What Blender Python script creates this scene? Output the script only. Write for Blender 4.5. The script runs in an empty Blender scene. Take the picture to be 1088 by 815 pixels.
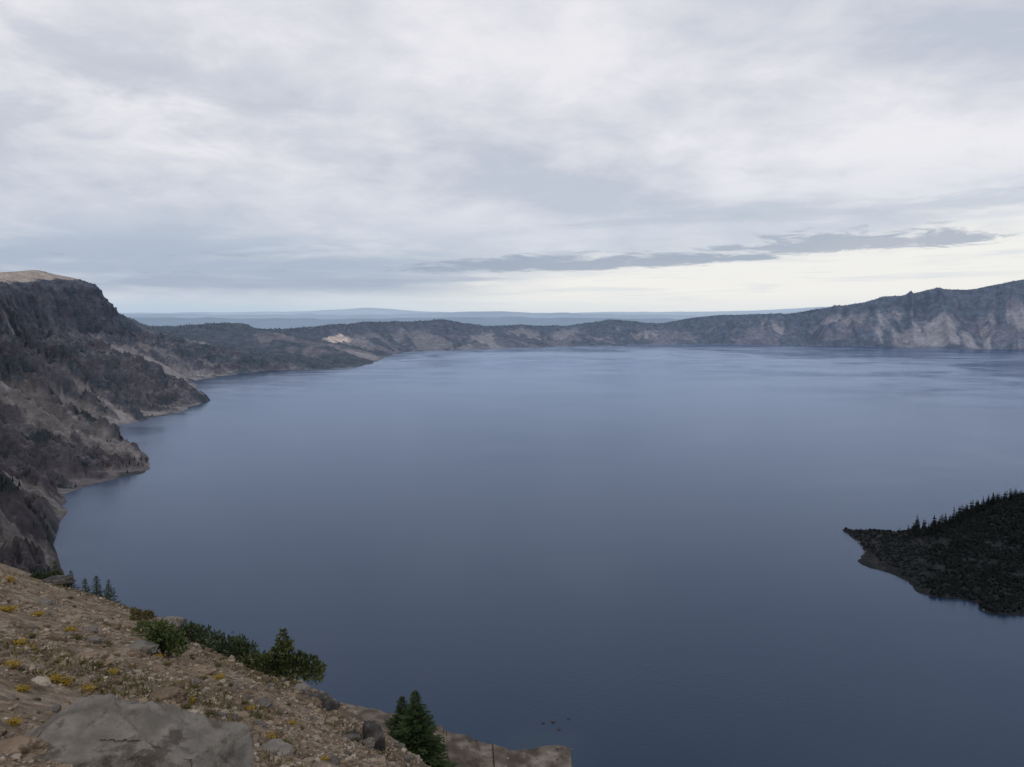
import bpy, bmesh, math, random
import numpy as np
from mathutils import Vector, Matrix
SC = bpy.context.scene
COL = SC.collection
rng = np.random.default_rng(7)
random.seed(7)
R_ = math.radians

# ------------------------------------------------------------------ camera model
F = 854.0; PITCH = R_(4.85); CAMZ = 300.0
cp, sp_ = math.cos(PITCH), math.sin(PITCH)
def ray(u, v):
    dx = (u-544)/F; dy = -(v-407.5)/F
    return np.array([dx, cp+dy*sp_, -sp_+dy*cp])
def G(u, v):
    d = ray(u, v); t = -CAMZ/d[2]
    return (d[0]*t, d[1]*t)
def P(u, v, t):
    d = ray(u, v)*t
    return (d[0], d[1], d[2]+CAMZ)
cam = bpy.data.cameras.new('camera'); camo = bpy.data.objects.new('camera', cam); COL.objects.link(camo)
cam.sensor_width = 36; cam.lens = 36*F/1088; cam.clip_start = 0.2; cam.clip_end = 200000
camo.location = (0, 0, CAMZ); camo.rotation_euler = (math.pi/2-PITCH, 0, 0)
SC.camera = camo
SC.view_settings.view_transform = 'Standard'; SC.view_settings.look = 'None'; SC.view_settings.exposure = 0

# ------------------------------------------------------------------ numpy noise
def _h(i, j, k, s):
    with np.errstate(over='ignore'):
        h = (i.astype(np.uint32)*np.uint32(374761393) + j.astype(np.uint32)*np.uint32(668265263)
             + k.astype(np.uint32)*np.uint32(2246822519) + np.uint32((s*3266489917) & 0xffffffff))
        h = (h ^ (h >> np.uint32(13)))*np.uint32(1274126177)
        h = (h ^ (h >> np.uint32(15)))*np.uint32(2654435761)
        h = h ^ (h >> np.uint32(16))
    return (h & np.uint32(0xffffff)).astype(np.float64)/0x7fffff - 1.0
def vn(x, y, z=0.0, s=1):
    x, y, z = np.broadcast_arrays(np.asarray(x, float), np.asarray(y, float), np.asarray(z, float))
    xi = np.floor(x); yi = np.floor(y); zi = np.floor(z)
    fx, fy, fz = x-xi, y-yi, z-zi
    fx = fx*fx*fx*(fx*(fx*6-15)+10); fy = fy*fy*fy*(fy*(fy*6-15)+10); fz = fz*fz*fz*(fz*(fz*6-15)+10)
    xi = xi.astype(np.int64); yi = yi.astype(np.int64); zi = zi.astype(np.int64)
    def L(a, b, t): return a+(b-a)*t
    c = lambda a, b, d: _h(xi+a, yi+b, zi+d, s)
    return L(L(L(c(0,0,0), c(1,0,0), fx), L(c(0,1,0), c(1,1,0), fx), fy),
             L(L(c(0,0,1), c(1,0,1), fx), L(c(0,1,1), c(1,1,1), fx), fy), fz)
def fbm(x, y, z=0.0, o=5, s=1, g=0.5):
    a = 1.0; t = 0.0; n = 0.0; f = 1.0
    for i in range(o):
        t = t + a*vn(np.asarray(x)*f+i*17.3, np.asarray(y)*f-i*9.1, np.asarray(z)*f+i*4.7, s+i); n += a; a *= g; f *= 2.03
    return t/n
def ridged(x, y, z=0.0, o=4, s=1):
    a = 1.0; t = 0.0; n = 0.0; f = 1.0
    for i in range(o):
        t = t + a*(1-np.abs(vn(np.asarray(x)*f+i*11.3, np.asarray(y)*f+i*5.1, np.asarray(z)*f, s+i))*1.6); n += a; a *= .5; f *= 2.1
    return t/n
def ss(a, b, x):
    t = np.clip((np.asarray(x, float)-a)/(b-a), 0, 1); return t*t*(3-2*t)
def lerp(a, b, t):
    return a+(b-a)*t

# ------------------------------------------------------------------ object helpers
def mesh_obj(name, V, Fc, mat=None, parent=None, smooth=False, col=None):
    me = bpy.data.meshes.new(name)
    V = np.asarray(V, float)
    me.from_pydata(V.tolist(), [], Fc.tolist() if isinstance(Fc, np.ndarray) else Fc)
    if col is not None:
        ca = me.color_attributes.new('col', 'FLOAT_COLOR', 'POINT')
        c4 = np.ones((len(V), 4)); c4[:, :3] = col
        ca.data.foreach_set('color', c4.ravel())
    if smooth:
        me.polygons.foreach_set('use_smooth', [True]*len(me.polygons))
    me.update()
    o = bpy.data.objects.new(name, me); COL.objects.link(o)
    if mat: me.materials.append(mat)
    if parent: o.parent = parent
    return o
def empty(name, loc, rz=0):
    o = bpy.data.objects.new(name, None); COL.objects.link(o); o.location = loc; o.rotation_euler = (0, 0, rz)
    o.empty_display_size = .3
    return o
def tag(o, label, cat, group=None, kind=None):
    o['label'] = label; o['category'] = cat
    if group: o['group'] = group
    if kind: o['kind'] = kind
    return o
def gridfaces(nu, nv):
    i = np.arange(nu-1)[:, None]*nv; j = np.arange(nv-1)[None, :]
    a = (i+j).ravel()
    return np.stack([a, a+nv, a+nv+1, a+1], 1)

# ------------------------------------------------------------------ node helpers
class NT:
    def __init__(s, nt): s.nt = nt; nt.nodes.clear()
    def n(s, t, **k):
        nd = s.nt.nodes.new(t)
        for a, b in k.items(): setattr(nd, a, b)
        return nd
    def put(s, sock, v):
        if isinstance(v, bpy.types.NodeSocket): s.nt.links.new(v, sock)
        elif isinstance(v, (tuple, list)) and len(v) == 3 and sock.type == 'RGBA': sock.default_value = (*v, 1)
        else: sock.default_value = v
    def m(s, op, a, b=0.0, clamp=False):
        nd = s.n('ShaderNodeMath', operation=op, use_clamp=clamp); s.put(nd.inputs[0], a); s.put(nd.inputs[1], b); return nd.outputs[0]
    def mix(s, f, a, b, blend='MIX'):
        nd = s.n('ShaderNodeMix', data_type='RGBA', blend_type=blend); s.put(nd.inputs[0], f); s.put(nd.inputs[6], a); s.put(nd.inputs[7], b); return nd.outputs[2]
    def step(s, v, a, b, c=0.0, d=1.0):
        nd = s.n('ShaderNodeMapRange', interpolation_type='SMOOTHSTEP')
        for i, x in enumerate((v, a, b, c, d)): s.put(nd.inputs[i], x)
        return nd.outputs[0]
    def noise(s, vec, scale, detail=4, rough=.5, dist=0.0):
        nd = s.n('ShaderNodeTexNoise'); s.put(nd.inputs['Vector'], vec)
        nd.inputs['Scale'].default_value = scale; nd.inputs['Detail'].default_value = detail
        nd.inputs['Roughness'].default_value = rough; nd.inputs['Distortion'].default_value = dist
        return nd.outputs['Fac']
    def xyz(s, x, y, z):
        nd = s.n('ShaderNodeCombineXYZ'); s.put(nd.inputs[0], x); s.put(nd.inputs[1], y); s.put(nd.inputs[2], z); return nd.outputs[0]
    def bump(s, h, strength, dist):
        nd = s.n('ShaderNodeBump'); nd.inputs['Strength'].default_value = strength; nd.inputs['Distance'].default_value = dist
        s.put(nd.inputs['Height'], h); return nd.outputs[0]
def newmat(name):
    m = bpy.data.materials.new(name); m.use_nodes = True
    t = NT(m.node_tree); out = t.n('ShaderNodeOutputMaterial'); b = t.n('ShaderNodeBsdfPrincipled')
    t.nt.links.new(b.outputs[0], out.inputs[0])
    return m, t, b
def mat_terrain(name, scales, lo, hi, bumps, rough=.95):
    m, t, b = newmat(name)
    at = t.n('ShaderNodeAttribute', attribute_name='col').outputs['Color']
    pos = t.n('ShaderNodeNewGeometry').outputs['Position']
    c = at
    for sc in scales:
        f = t.step(t.noise(pos, sc, 4, .6), .3, .7, lo, hi)
        c = t.mix(1.0, c, t.xyz(f, f, f), 'MULTIPLY')
    t.put(b.inputs['Base Color'], c); b.inputs['Roughness'].default_value = rough
    b.inputs['Specular IOR Level'].default_value = .1
    h = None
    for sc, am in bumps:
        x = t.m('MULTIPLY', t.noise(pos, sc, 4, .6), am); h = x if h is None else t.m('ADD', h, x)
    t.put(b.inputs['Normal'], t.bump(h, 1.0, 1.0))
    return m
def mat_noise(name, c1, c2, scale, c3=None, scale3=3, bump=0, bscale=20, rough=.85, spec=.2, objinfo=.0):
    m, t, b = newmat(name)
    pos = t.n('ShaderNodeTexCoord').outputs['Object']
    c = t.mix(t.step(t.noise(pos, scale, 5, .6), .35, .65), c1, c2)
    if c3: c = t.mix(t.step(t.noise(pos, scale3, 6, .7), .50, .62), c, c3)
    if objinfo:
        r = t.n('ShaderNodeObjectInfo').outputs['Random']
        f = t.m('ADD', t.m('MULTIPLY', r, objinfo), 1-objinfo/2)
        c = t.mix(1.0, c, t.xyz(f, f, f), 'MULTIPLY')
    t.put(b.inputs['Base Color'], c); b.inputs['Roughness'].default_value = rough; b.inputs['Specular IOR Level'].default_value = spec
    if bump: t.put(b.inputs['Normal'], t.bump(t.noise(pos, bscale, 8, .65), 1.0, bump))
    return m

# ------------------------------------------------------------------ world: overcast sky
SUN_EL, SUN_AZ = R_(42), R_(200)
W = bpy.data.worlds.new('World'); SC.world = W; W.use_nodes = True
t = NT(W.node_tree)
out = t.n('ShaderNodeOutputWorld')
sky = t.n('ShaderNodeTexSky', sky_type='NISHITA'); sky.sun_disc = False; sky.sun_elevation = SUN_EL; sky.sun_rotation = SUN_AZ
bg1 = t.n('ShaderNodeBackground'); bg1.inputs[1].default_value = .1; t.nt.links.new(sky.outputs[0], bg1.inputs[0])
d = t.n('ShaderNodeTexCoord').outputs['Generated']
sep = t.n('ShaderNodeSeparateXYZ'); t.put(sep.inputs[0], d)
x, y, z = sep.outputs
zc = t.m('ADD', t.m('MAXIMUM', z, 0.0), .20)
px = t.m('DIVIDE', x, zc); py = t.m('DIVIDE', y, zc)
az = t.m('DIVIDE', x, t.m('MAXIMUM', y, .05))
n1 = t.noise(t.xyz(t.m('MULTIPLY', px, 1.1), py, 3.0), .95, 6, .5, .2)
n2 = t.noise(t.xyz(t.m('ADD', t.m('MULTIPLY', px, 1.4), 7.3), t.m('ADD', t.m('MULTIPLY', py, 1.4), 3.1), 1.0), 2.5, 8, .57, .25)
nn = t.m('ADD', t.m('MULTIPLY', n1, .62), t.m('MULTIPLY', n2, .38))
c = t.mix(t.step(nn, .37, .52), (.54, .58, .665), (.71, .72, .78))
c = t.mix(t.step(nn, .48, .62), c, (.86, .852, .885))
c = t.mix(t.step(z, .19, .085, 0.0, .5), c, (.52, .585, .69))
# darker patch high at the left
ul = t.m('MULTIPLY', t.step(az, -.15, -.5), t.m('MULTIPLY', t.step(z, .15, .22), t.step(z, .34, .26)))
c = t.mix(t.m('MULTIPLY', t.m('MULTIPLY', ul, t.step(n2, .62, .42)), .6), c, (.54, .57, .65))
warp = t.m('MULTIPLY', t.m('SUBTRACT', t.noise(t.xyz(t.m('MULTIPLY', az, 3.5), t.m('MULTIPLY', z, 22.0), 0.0), 1.3, 8, .6, .5), .5), .085)
zg = t.m('ADD', t.m('SUBTRACT', z, t.m('MULTIPLY', az, .085)), warp)
gap = t.step(zg, .076, .028)
gn = t.noise(t.xyz(t.m('MULTIPLY', az, 4.0), t.m('MULTIPLY', z, 60.0), 4.0), 1.0, 6, .58, .4)
gapc = t.mix(t.step(az, -.45, .1), (.60, .68, .76), t.mix(t.step(gn, .48, .68), (.92, .905, .865), (.77, .79, .81)))
c = t.mix(t.m('MULTIPLY', gap, .93), c, gapc)
# soft bank of grey cloud low at the left
lb = t.noise(t.xyz(t.m('MULTIPLY', az, 3.2), t.m('MULTIPLY', z, 26.0), 8.0), 1.0, 7, .58, .4)
lbm = t.m('MULTIPLY', t.m('MULTIPLY', t.step(lb, .32, .54), t.step(az, .10, -.2)), t.m('MULTIPLY', t.step(z, .016, .034), t.step(z, .13, .06)))
c = t.mix(t.m('MULTIPLY', lbm, .9), c, (.40, .475, .595))
# long thin dark streaks
def streak(a0, a1, z0, slope, half, sx, sz, seed, lo, hi, na=2.4):
    nz_ = t.noise(t.xyz(t.m('MULTIPLY', az, sx), t.m('MULTIPLY', z, sz), seed), 1.0, 8, .64, .6)
    zz = t.m('SUBTRACT', z, t.m('ADD', z0, t.m('MULTIPLY', az, slope)))
    mid = (a0+a1)/2; hw = (a1-a0)/2
    taper = t.m('SUBTRACT', 1.0, t.m('POWER', t.m('ABSOLUTE', t.m('DIVIDE', t.m('SUBTRACT', az, mid), hw)), 3.0), True)
    up = t.m('DIVIDE', t.m('MAXIMUM', zz, 0.0), half); dn = t.m('DIVIDE', t.m('MAXIMUM', t.m('MULTIPLY', zz, -1.0), 0.0), half*.5)
    r2 = t.m('ADD', up, dn)
    val = t.m('SUBTRACT', t.m('MULTIPLY', taper, 1.15), t.m('ADD', r2, t.m('MULTIPLY', t.m('SUBTRACT', nz_, .5), na)))
    return t.step(val, lo, hi)
s1 = streak(-.18, .35, .0595, .026, .0135, 13, 95, 2.0, .0, .7, 3.2)
s2 = streak(.22, .63, .0740, .015, .0150, 16, 90, 6.0, .0, .7, 3.6)
s3 = streak(-.60, .05, .043, .014, .013, 9, 95, 11.0, .0, .9, 2.8)
s4 = streak(.00, .75, .108, .02, .018, 8, 60, 15.0, .1, 1.0, 3.0)
c = t.mix(t.m('MULTIPLY', s4, .5), c, (.48, .54, .63))
c = t.mix(t.m('MULTIPLY', s3, .65), c, (.38, .45, .57))
c = t.mix(t.m('MULTIPLY', s1, .85), c, (.33, .39, .50))
c = t.mix(t.m('MULTIPLY', s2, .80), c, (.37, .42, .52))
hz = t.step(z, .034, -.004)
hc = t.mix(t.step(az, -.4, .3), (.47, .59, .73), (.74, .78, .81))
c = t.mix(t.m('MULTIPLY', hz, .85), c, hc)
bg2 = t.n('ShaderNodeBackground'); t.put(bg2.inputs[0], c); bg2.inputs[1].default_value = 1.0
mx = t.n('ShaderNodeMixShader'); mx.inputs[0].default_value = .95
t.nt.links.new(bg1.outputs[0], mx.inputs[1]); t.nt.links.new(bg2.outputs[0], mx.inputs[2]); t.nt.links.new(mx.outputs[0], out.inputs[0])
sl = bpy.data.lights.new('sun', 'SUN'); sl.energy = .9; sl.angle = R_(12); sl.color = (1, .95, .88)
so = bpy.data.objects.new('sun', sl); COL.objects.link(so)
sd = Vector((math.sin(SUN_AZ)*math.cos(SUN_EL), math.cos(SUN_AZ)*math.cos(SUN_EL), math.sin(SUN_EL)))
so.rotation_euler = sd.to_track_quat('Z', 'Y').to_euler()

# ------------------------------------------------------------------ water
m = bpy.data.materials.new('lake_water'); m.use_nodes = True
t = NT(m.node_tree); out = t.n('ShaderNodeOutputMaterial')
pos = t.n('ShaderNodeNewGeometry').outputs['Position']
mp = t.n('ShaderNodeMapping'); t.put(mp.inputs[0], pos); mp.inputs['Scale'].default_value = (.7, 1, 1); mp.inputs['Rotation'].default_value = (0, 0, .45)
big = t.noise(mp.outputs[0], .0011, 5, .55, .8)
mid = t.noise(mp.outputs[0], .0045, 5, .6, 1.0)
patch = t.step(t.m('ADD', t.m('MULTIPLY', big, .55), t.m('MULTIPLY', mid, .45)), .40, .60)
w1 = t.noise(mp.outputs[0], .26, 4, .65, 1.0)
h = t.m('MULTIPLY', w1, t.m('ADD', .09, t.m('MULTIPLY', patch, .22)))
nb = t.bump(h, .6, 1.0)
# shallow water over stones beside the beach
sx_, sy_ = G(575, 797)
vd = t.n('ShaderNodeVectorMath', operation='DISTANCE'); t.put(vd.inputs[0], pos); vd.inputs[1].default_value = (sx_, sy_, 0)
sh = t.step(t.m('ADD', vd.outputs['Value'], t.m('MULTIPLY', t.noise(pos, .05, 4, .6), 30.0)), 60.0, 22.0)
deep = t.mix(t.step(big, .3, .7), (.008, .0195, .047), (.0115, .0245, .053))
df = t.n('ShaderNodeBsdfDiffuse'); t.put(df.inputs['Color'], t.mix(t.m('MULTIPLY', sh, .6), deep, (.020, .036, .046)))
gl = t.n('ShaderNodeBsdfGlossy'); gl.inputs['Color'].default_value = (.655, .765, .955, 1); t.put(gl.inputs['Normal'], nb)
t.put(gl.inputs['Roughness'], t.m('ADD', .17, t.m('MULTIPLY', patch, .10)))
fr = t.n('ShaderNodeFresnel'); fr.inputs['IOR'].default_value = 1.36; t.put(fr.inputs['Normal'], nb)
ms = t.n('ShaderNodeMixShader'); t.put(ms.inputs[0], t.m('MINIMUM', fr.outputs[0], .74))
t.nt.links.new(df.outputs[0], ms.inputs[1]); t.nt.links.new(gl.outputs[0], ms.inputs[2]); t.nt.links.new(ms.outputs[0], out.inputs[0])
ang = np.linspace(0, 2*math.pi, 97)[:-1]
V = [(1500, 4500, 0)]+[(1500+10500*math.cos(a), 4500+7000*math.sin(a), 0) for a in ang]
Fc = [(0, i+1, (i+1) % 96+1) for i in range(96)]
tag(mesh_obj('water', V, Fc, m), 'calm slate blue crater lake filling the caldera', 'lake', kind='structure')
mg = mat_noise('far_ground', (.20, .27, .35), (.24, .31, .39), .0006, rough=1, spec=0)  # haze over the far land is baked into this blue ground colour
V = [(0, 0, -25)]+[(150000*math.cos(a), 150000*math.sin(a), -25) for a in ang]
tag(mesh_obj('ground', V, Fc, mg), 'hazy low country stretching to the horizon outside the crater', 'ground', kind='structure')

# ------------------------------------------------------------------ near hillside
EY = [-40, 0, 12.2, 18.1, 22.95, 30.4, 42.6, 48.4, 60, 100]
EX = [22, 2.6, -1.75, -3.9, -5.7, -10.4, -20.8, -31.5, -48, -110]
def edge_e(x, y):
    return (x-np.interp(y, EY, EX))*.75 + .4*vn(y/3.1, x*0+2.2, s=40)
def hill(x, y, fine=True):
    x = np.asarray(x, float); y = np.asarray(y, float)
    e = edge_e(x, y)-1.0
    z = 298.02-.3026*x-.47*y-1.0*np.logaddexp(0, e)
    z = z+.26*fbm(x/7, y/7, o=3, s=50)
    if fine:
        z = z+.10*fbm(x/1.3, y/1.3, o=4, s=60)+.03*np.abs(fbm(x/.3, y/.3, o=3, s=70))
    return z
def on_hill(u, v):
    ts = np.linspace(4, 75, 2400)
    while True:
        dd = ray(u, v)
        X = dd[0]*ts; Y = dd[1]*ts; Z = CAMZ+dd[2]*ts
        hit = (Z < hill(X, Y)) & (edge_e(X, Y) < 2.0)
        if hit.any(): break
        v += 2
    k = np.argmax(hit)
    return X[k], Y[k], float(hill(X[k], Y[k])), ts[k]
azs = np.radians(np.concatenate([np.linspace(-110, -42, 60), np.linspace(-41.8, 12, 420), np.linspace(13, 70, 60)]))
rs = np.exp(np.linspace(math.log(1.0), math.log(80), 340))
A, RR = np.meshgrid(azs, rs, indexing='ij')
X = (RR*np.sin(A)).ravel(); Y = (RR*np.cos(A)).ravel(); Z = hill(X, Y)
n1 = fbm(X/4, Y/4, o=4, s=81); n2 = fbm(X/.7, Y/.7, o=4, s=85); n3 = vn(X/.12, Y/.12, s=87)
e = edge_e(X, Y)
colr = np.ones((len(X), 3))*np.array([.158, .118, .083])
colr = lerp(colr, np.array([.225, .183, .142]), (ss(-.1, .4, n2)*.7)[:, None])
colr = lerp(colr, np.array([.092, .066, .046]), (ss(.0, .5, n1)*.55)[:, None])
gr = ss(.05, .35, fbm(X/3+9, Y/3, o=4, s=91))*ss(-9, -1, e)*ss(9, 18, RR.ravel())
colr = lerp(colr, np.array([.090, .076, .036]), (gr*.5)[:, None])
colr = colr*(1+.32*n3)[:, None]
m_soil = mat_terrain('gravel_soil', (1.5, 9, 45), .70, 1.28, ((6, .06), (40, .025)))
tag(mesh_obj('hillside', np.stack([X, Y, Z], 1), gridfaces(len(azs), len(rs)), m_soil, smooth=True, col=colr),
    'steep brown gravel hillside falling away in the foreground', 'hillside', kind='structure')

# ------------------------------------------------------------------ crater wall loft
def rh(x, y): return (x, y, float(hill(x, y, False))-2.0)
# (shore xy, rim xyz, exponent, cliff, forest, talus, tancap, gully)
ST = [
 (G(560, 960), rh(45, -20), 3.2, 0, .1, .3, 0, .03),
 (G(588, 822), rh(24, 12), 3.2, 0, .1, .3, 0, .03),
 (G(600, 808), rh(22, 15), 3.2, 0, .1, .3, 0, .03),
 (G(610, 797), rh(21, 18), 3.2, 0, .1, .3, 0, .03),
 (G(598, 790), rh(20, 20), 3.2, 0, .1, .3, 0, .03),
 (G(572, 796), rh(19, 22), 3.2, 0, .1, .3, 0, .03),
 (G(545, 800), rh(18, 25), 3.2, 0, .1, .3, 0, .03),
 (G(500, 785), rh(16, 30), 3.1, 0, .1, .3, 0, .03),
 (G(460, 770), rh(11, 34), 2.7, 0, .1, .3, 0, .05),
 (G(400, 752), rh(6, 38), 2.2, 0, .1, .3, 0, .15),
 (G(300, 735), rh(-8, 50), 1.9, 0, .1, .3, 0, .2),
 (G(200, 705), (-35, 70, 252), 1.8, 0, .2, .3, 0, .4),
 (G(120, 660), (-140, 150, 262), 1.7, .1, .2, .3, 0, .6),
 (G(75, 620), (-480, 420, 300), 1.5, .2, .3, .3, 0, 1),
 (G(54, 580), (-900, 800, 340), 1.0, .2, .35, .35, 0, 1),
 (G(60, 555), (-1150, 1120, 370), 1.0, .2, .3, .45, 0, 1),
 (G(72, 525), (-1300, 1400, 380), 1.0, .22, .3, .5, 0, 1),
 (G(105, 514), (-1380, 1560, 390), 1.0, .22, .35, .45, 0, 1),
 (G(150, 504), (-1450, 1700, 400), 1.0, .22, .4, .35, 0, 1),
 (G(161, 492), (-1530, 1860, 410), 1.0, .22, .4, .35, 0, 1),
 (G(138, 474), (-1620, 2080, 420), 1.0, .22, .3, .5, 0, 1),
 (G(116, 455), (-1720, 2350, 425), 1.0, .25, .3, .5, 0, 1),
 (G(185, 440), (-1850, 2700, 430), 1.0, .30, .3, .6, .1, 1),
 (G(219, 426), (-2020, 2980, 440), 1.0, .40, .3, .65, .5, 1),
 (G(208, 414), P(-50, 293, 3380), 1.0, .48, .3, .75, 1, 1),
 (G(206, 405), P(0, 290, 3600), 1.0, .5, .3, .75, 1, 1),
 (G(235, 400), P(38, 287, 3800), 1.0, .5, .3, .65, 1, 1),
 (G(262, 396), P(56, 291, 4000), 1.0, .48, .4, .55, .7, 1),
 (G(282, 394), P(64, 310, 4200), 1.0, .40, .5, .5, .1, 1),
 (G(315, 393), P(82, 331, 4500), 1.0, .3, .6, .45, 0, .9),
 (G(345, 392), P(115, 341, 4850), 1.0, .2, .65, .4, 0, .9),
 (G(372, 391), P(170, 348, 5200), 1.0, .15, .65, .4, 0, .9),
 (G(392, 387), P(230, 345, 5600), 1.0, .15, .65, .4, 0, .9),
 (G(404, 382), P(290, 350, 6000), 1.0, .12, .65, .45, 0, .8),
 (G(414, 378), P(340, 347, 6700), 1.0, .12, .65, .4, 0, .8),
 (G(432, 374), P(400, 342, 7600), .9, .12, .65, .4, 0, .8),
 (G(480, 372), P(470, 340, 8000), .9, .12, .6, .45, 0, .8),
 (G(545, 370), P(530, 347, 8500), .9, .12, .6, .5, 0, .8),
 (G(600, 368), P(600, 347, 8700), .9, .12, .55, .55, 0, .8),
 (G(650, 367), P(650, 339, 8850), .9, .12, .55, .55, 0, .8),
 (G(700, 366), P(700, 344, 8900), .9, .12, .55, .55, 0, .8),
 (G(750, 366), P(745, 337, 8900), .9, .12, .5, .6, 0, .8),
 (G(800, 366), P(795, 335, 8850), .9, .12, .5, .6, 0, .9),
 (G(850, 367), P(845, 332, 8600), .9, .14, .45, .7, 0, 1),
 (G(900, 368), P(890, 325, 8400), .9, .14, .45, .7, 0, 1),
 (G(950, 369), P(945, 317, 8200), .9, .16, .45, .8, 0, 1),
 (G(1000, 370), P(990, 308, 8000), .9, .18, .4, .9, 0, 1),
 (G(1040, 371), P(1030, 309, 7900), .9, .18, .4, .9, 0, 1),
 (G(1070, 371), P(1068, 302, 7800), .9, .18, .4, .9, 0, 1),
 (G(1095, 372), P(1100, 295, 7700), .9, .18, .4, .9, 0, 1),
 (G(1200, 376), P(1200, 298, 7300), .9, .2, .35, .8, 0, 1),
 (G(1500, 390), P(1500, 300, 6300), .9, .2, .4, .8, 0, 1),
]
Sx = np.array([s[0] for s in ST]); Rx = np.array([s[1] for s in ST]); Ax = np.array([s[2:] for s in ST])
ns = len(ST); fine = np.linspace(0, ns-1, 6000); idx = np.arange(ns)
def ip(a, q): return np.stack([np.interp(q, idx, a[:, k]) for k in range(a.shape[1])], 1)
S0 = ip(Sx, fine); R0 = ip(Rx, fine)
ds = np.linalg.norm(np.diff(S0, axis=0), axis=1); dr = np.linalg.norm(np.diff(R0[:, :2], axis=0), axis=1)
dm = np.linalg.norm(S0[1:], axis=1)
met = np.concatenate([[0], np.cumsum((ds+.6*dr)/dm)])
NU = 2400
q = np.interp(np.linspace(0, met[-1], NU), met, fine)
S = ip(Sx, q); R = ip(Rx, q); AT = ip(Ax, q)
def smooth(a, k):
    w = np.hanning(2*k+3)[1:-1]; w /= w.sum()
    p = np.pad(a, ((k, k), (0, 0)), 'edge')
    return np.stack([np.convolve(p[:, i], w, 'valid') for i in range(a.shape[1])], 1)
S = smooth(S, 6); R = smooth(R, 7); AT = smooth(AT, 10)
dist = np.linalg.norm(S, axis=1)
S = S+np.stack([fbm(S[:, 0]/90, S[:, 1]/90, o=4, s=3), fbm(S[:, 0]/90, S[:, 1]/90, 5.0, o=4, s=9)], 1)*np.clip(dist/1500*18, 3, 24)[:, None]
nr = ss(900, 650, dist)
S = S+np.stack([fbm(S[:, 0]/11, S[:, 1]/11, o=5, s=4, g=.65), fbm(S[:, 0]/11, S[:, 1]/11, 5.0, o=5, s=8, g=.65)], 1)*(5*nr)[:, None]
N = R[:, :2]-S; Ln = np.linalg.norm(N, axis=1); N = N/Ln[:, None]
al = np.concatenate([[0], np.cumsum(np.linalg.norm(np.diff(.6*S+.4*R[:, :2], axis=0), axis=1))])
Rd = np.linalg.norm(R[:, :2], axis=1)
far = ss(4600, 5600, Rd)
R[:, 2] += far*(22*fbm(al/480, al*0, o=3, s=201)+8*np.maximum(0, vn(al/190, al*0, s=205)))+(1-far)*ss(900, 1500, Rd)*6*fbm(al/90, al*0, o=4, s=207)
NV0, NV1, NV2 = 4, 200, 30
v = np.concatenate([np.linspace(-.06, -.012, NV0), np.linspace(0, 1, NV1), 1+np.linspace(0, 1, NV2+1)[1:]**1.4])
NV = len(v)
Vv = np.broadcast_to(v[None, :], (NU, NV))
vw = np.clip(Vv, 0, 1); bk = np.clip(Vv-1, 0, 1)
kk, cl, fo, ta, tc, gu = [np.broadcast_to(AT[:, i][:, None], (NU, NV)) for i in range(6)]
AL = np.broadcast_to(al[:, None], (NU, NV)); FAR = np.broadcast_to(far[:, None], (NU, NV))
near = ss(900, 700, np.broadcast_to(dist[:, None], (NU, NV)))
hpos = np.where(Vv < 0, Vv*.5, vw)*Ln[:, None]+bk*np.minimum(Ln[:, None], 900)
cjit = .08*fbm(AL/120, vw*2, o=4, s=12)
cw = ss(.69, .82, vw+cjit)
prof = (1-cl)*vw**kk+cl*cw
Rz = R[:, 2][:, None]
Zb = Rz*prof
Zb = np.where(Vv < 0, Vv*300, Zb)
Zb = Zb-bk*Rz*.55*(bk+.15)
bell = np.sin(np.pi*np.clip(vw, 0, 1))**.48
mesa = np.clip((cl-.28)/.15, 0, 1)
env = gu*bell*np.clip(Rz/380, .45, 1.25)*(1-.9*mesa*ss(.52, .74, vw))
wp = AL+50*fbm(AL/260, vw*1.2, o=3, s=20)
g1 = ridged(wp/360, vw*.45, o=2, s=21)-.45
g2 = ridged(wp/130, vw*.8, o=3, s=25)-.45
g3 = ridged(wp/46, vw*1.7, o=3, s=27)-.45
g0 = ridged(AL/1000, vw*.2, o=2, s=23)-.45
spur = 0
for (sidx, sg, hh_) in ((19, 130, 55), (23, 170, 45), (13.5, 120, 50), (31.7, 260, 40), (16, 120, -40), (21, 160, -50)):
    ac = np.interp(sidx, q, al); spur = spur+hh_*np.exp(-((AL-ac)/sg)**2)
Zw = Zb+env*((85+30*FAR)*g1+(88-15*FAR)*g2+48*g3*(1-.75*FAR)+80*FAR*g0)+gu*bell*spur*(1-mesa*ss(.5, .7, vw))
mask = np.clip(vw*14, 0, 1)*np.clip((1.25-Vv)*1.6, .25, 1)*gu
Xw = S[:, 0][:, None]+N[:, 0][:, None]*hpos; Yw = S[:, 1][:, None]+N[:, 1][:, None]*hpos
big = fbm(Xw/160, Yw/160, Zb/200, o=5, s=31); sml = fbm(Xw/32, Yw/32, Zb/32, o=4, s=37)
crag = ridged(Xw/70, Yw/70, Zb/90, o=4, s=33)-.45
crag2 = ridged(Xw/17, Yw/17, Zb/17, o=3, s=35)-.45
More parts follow.
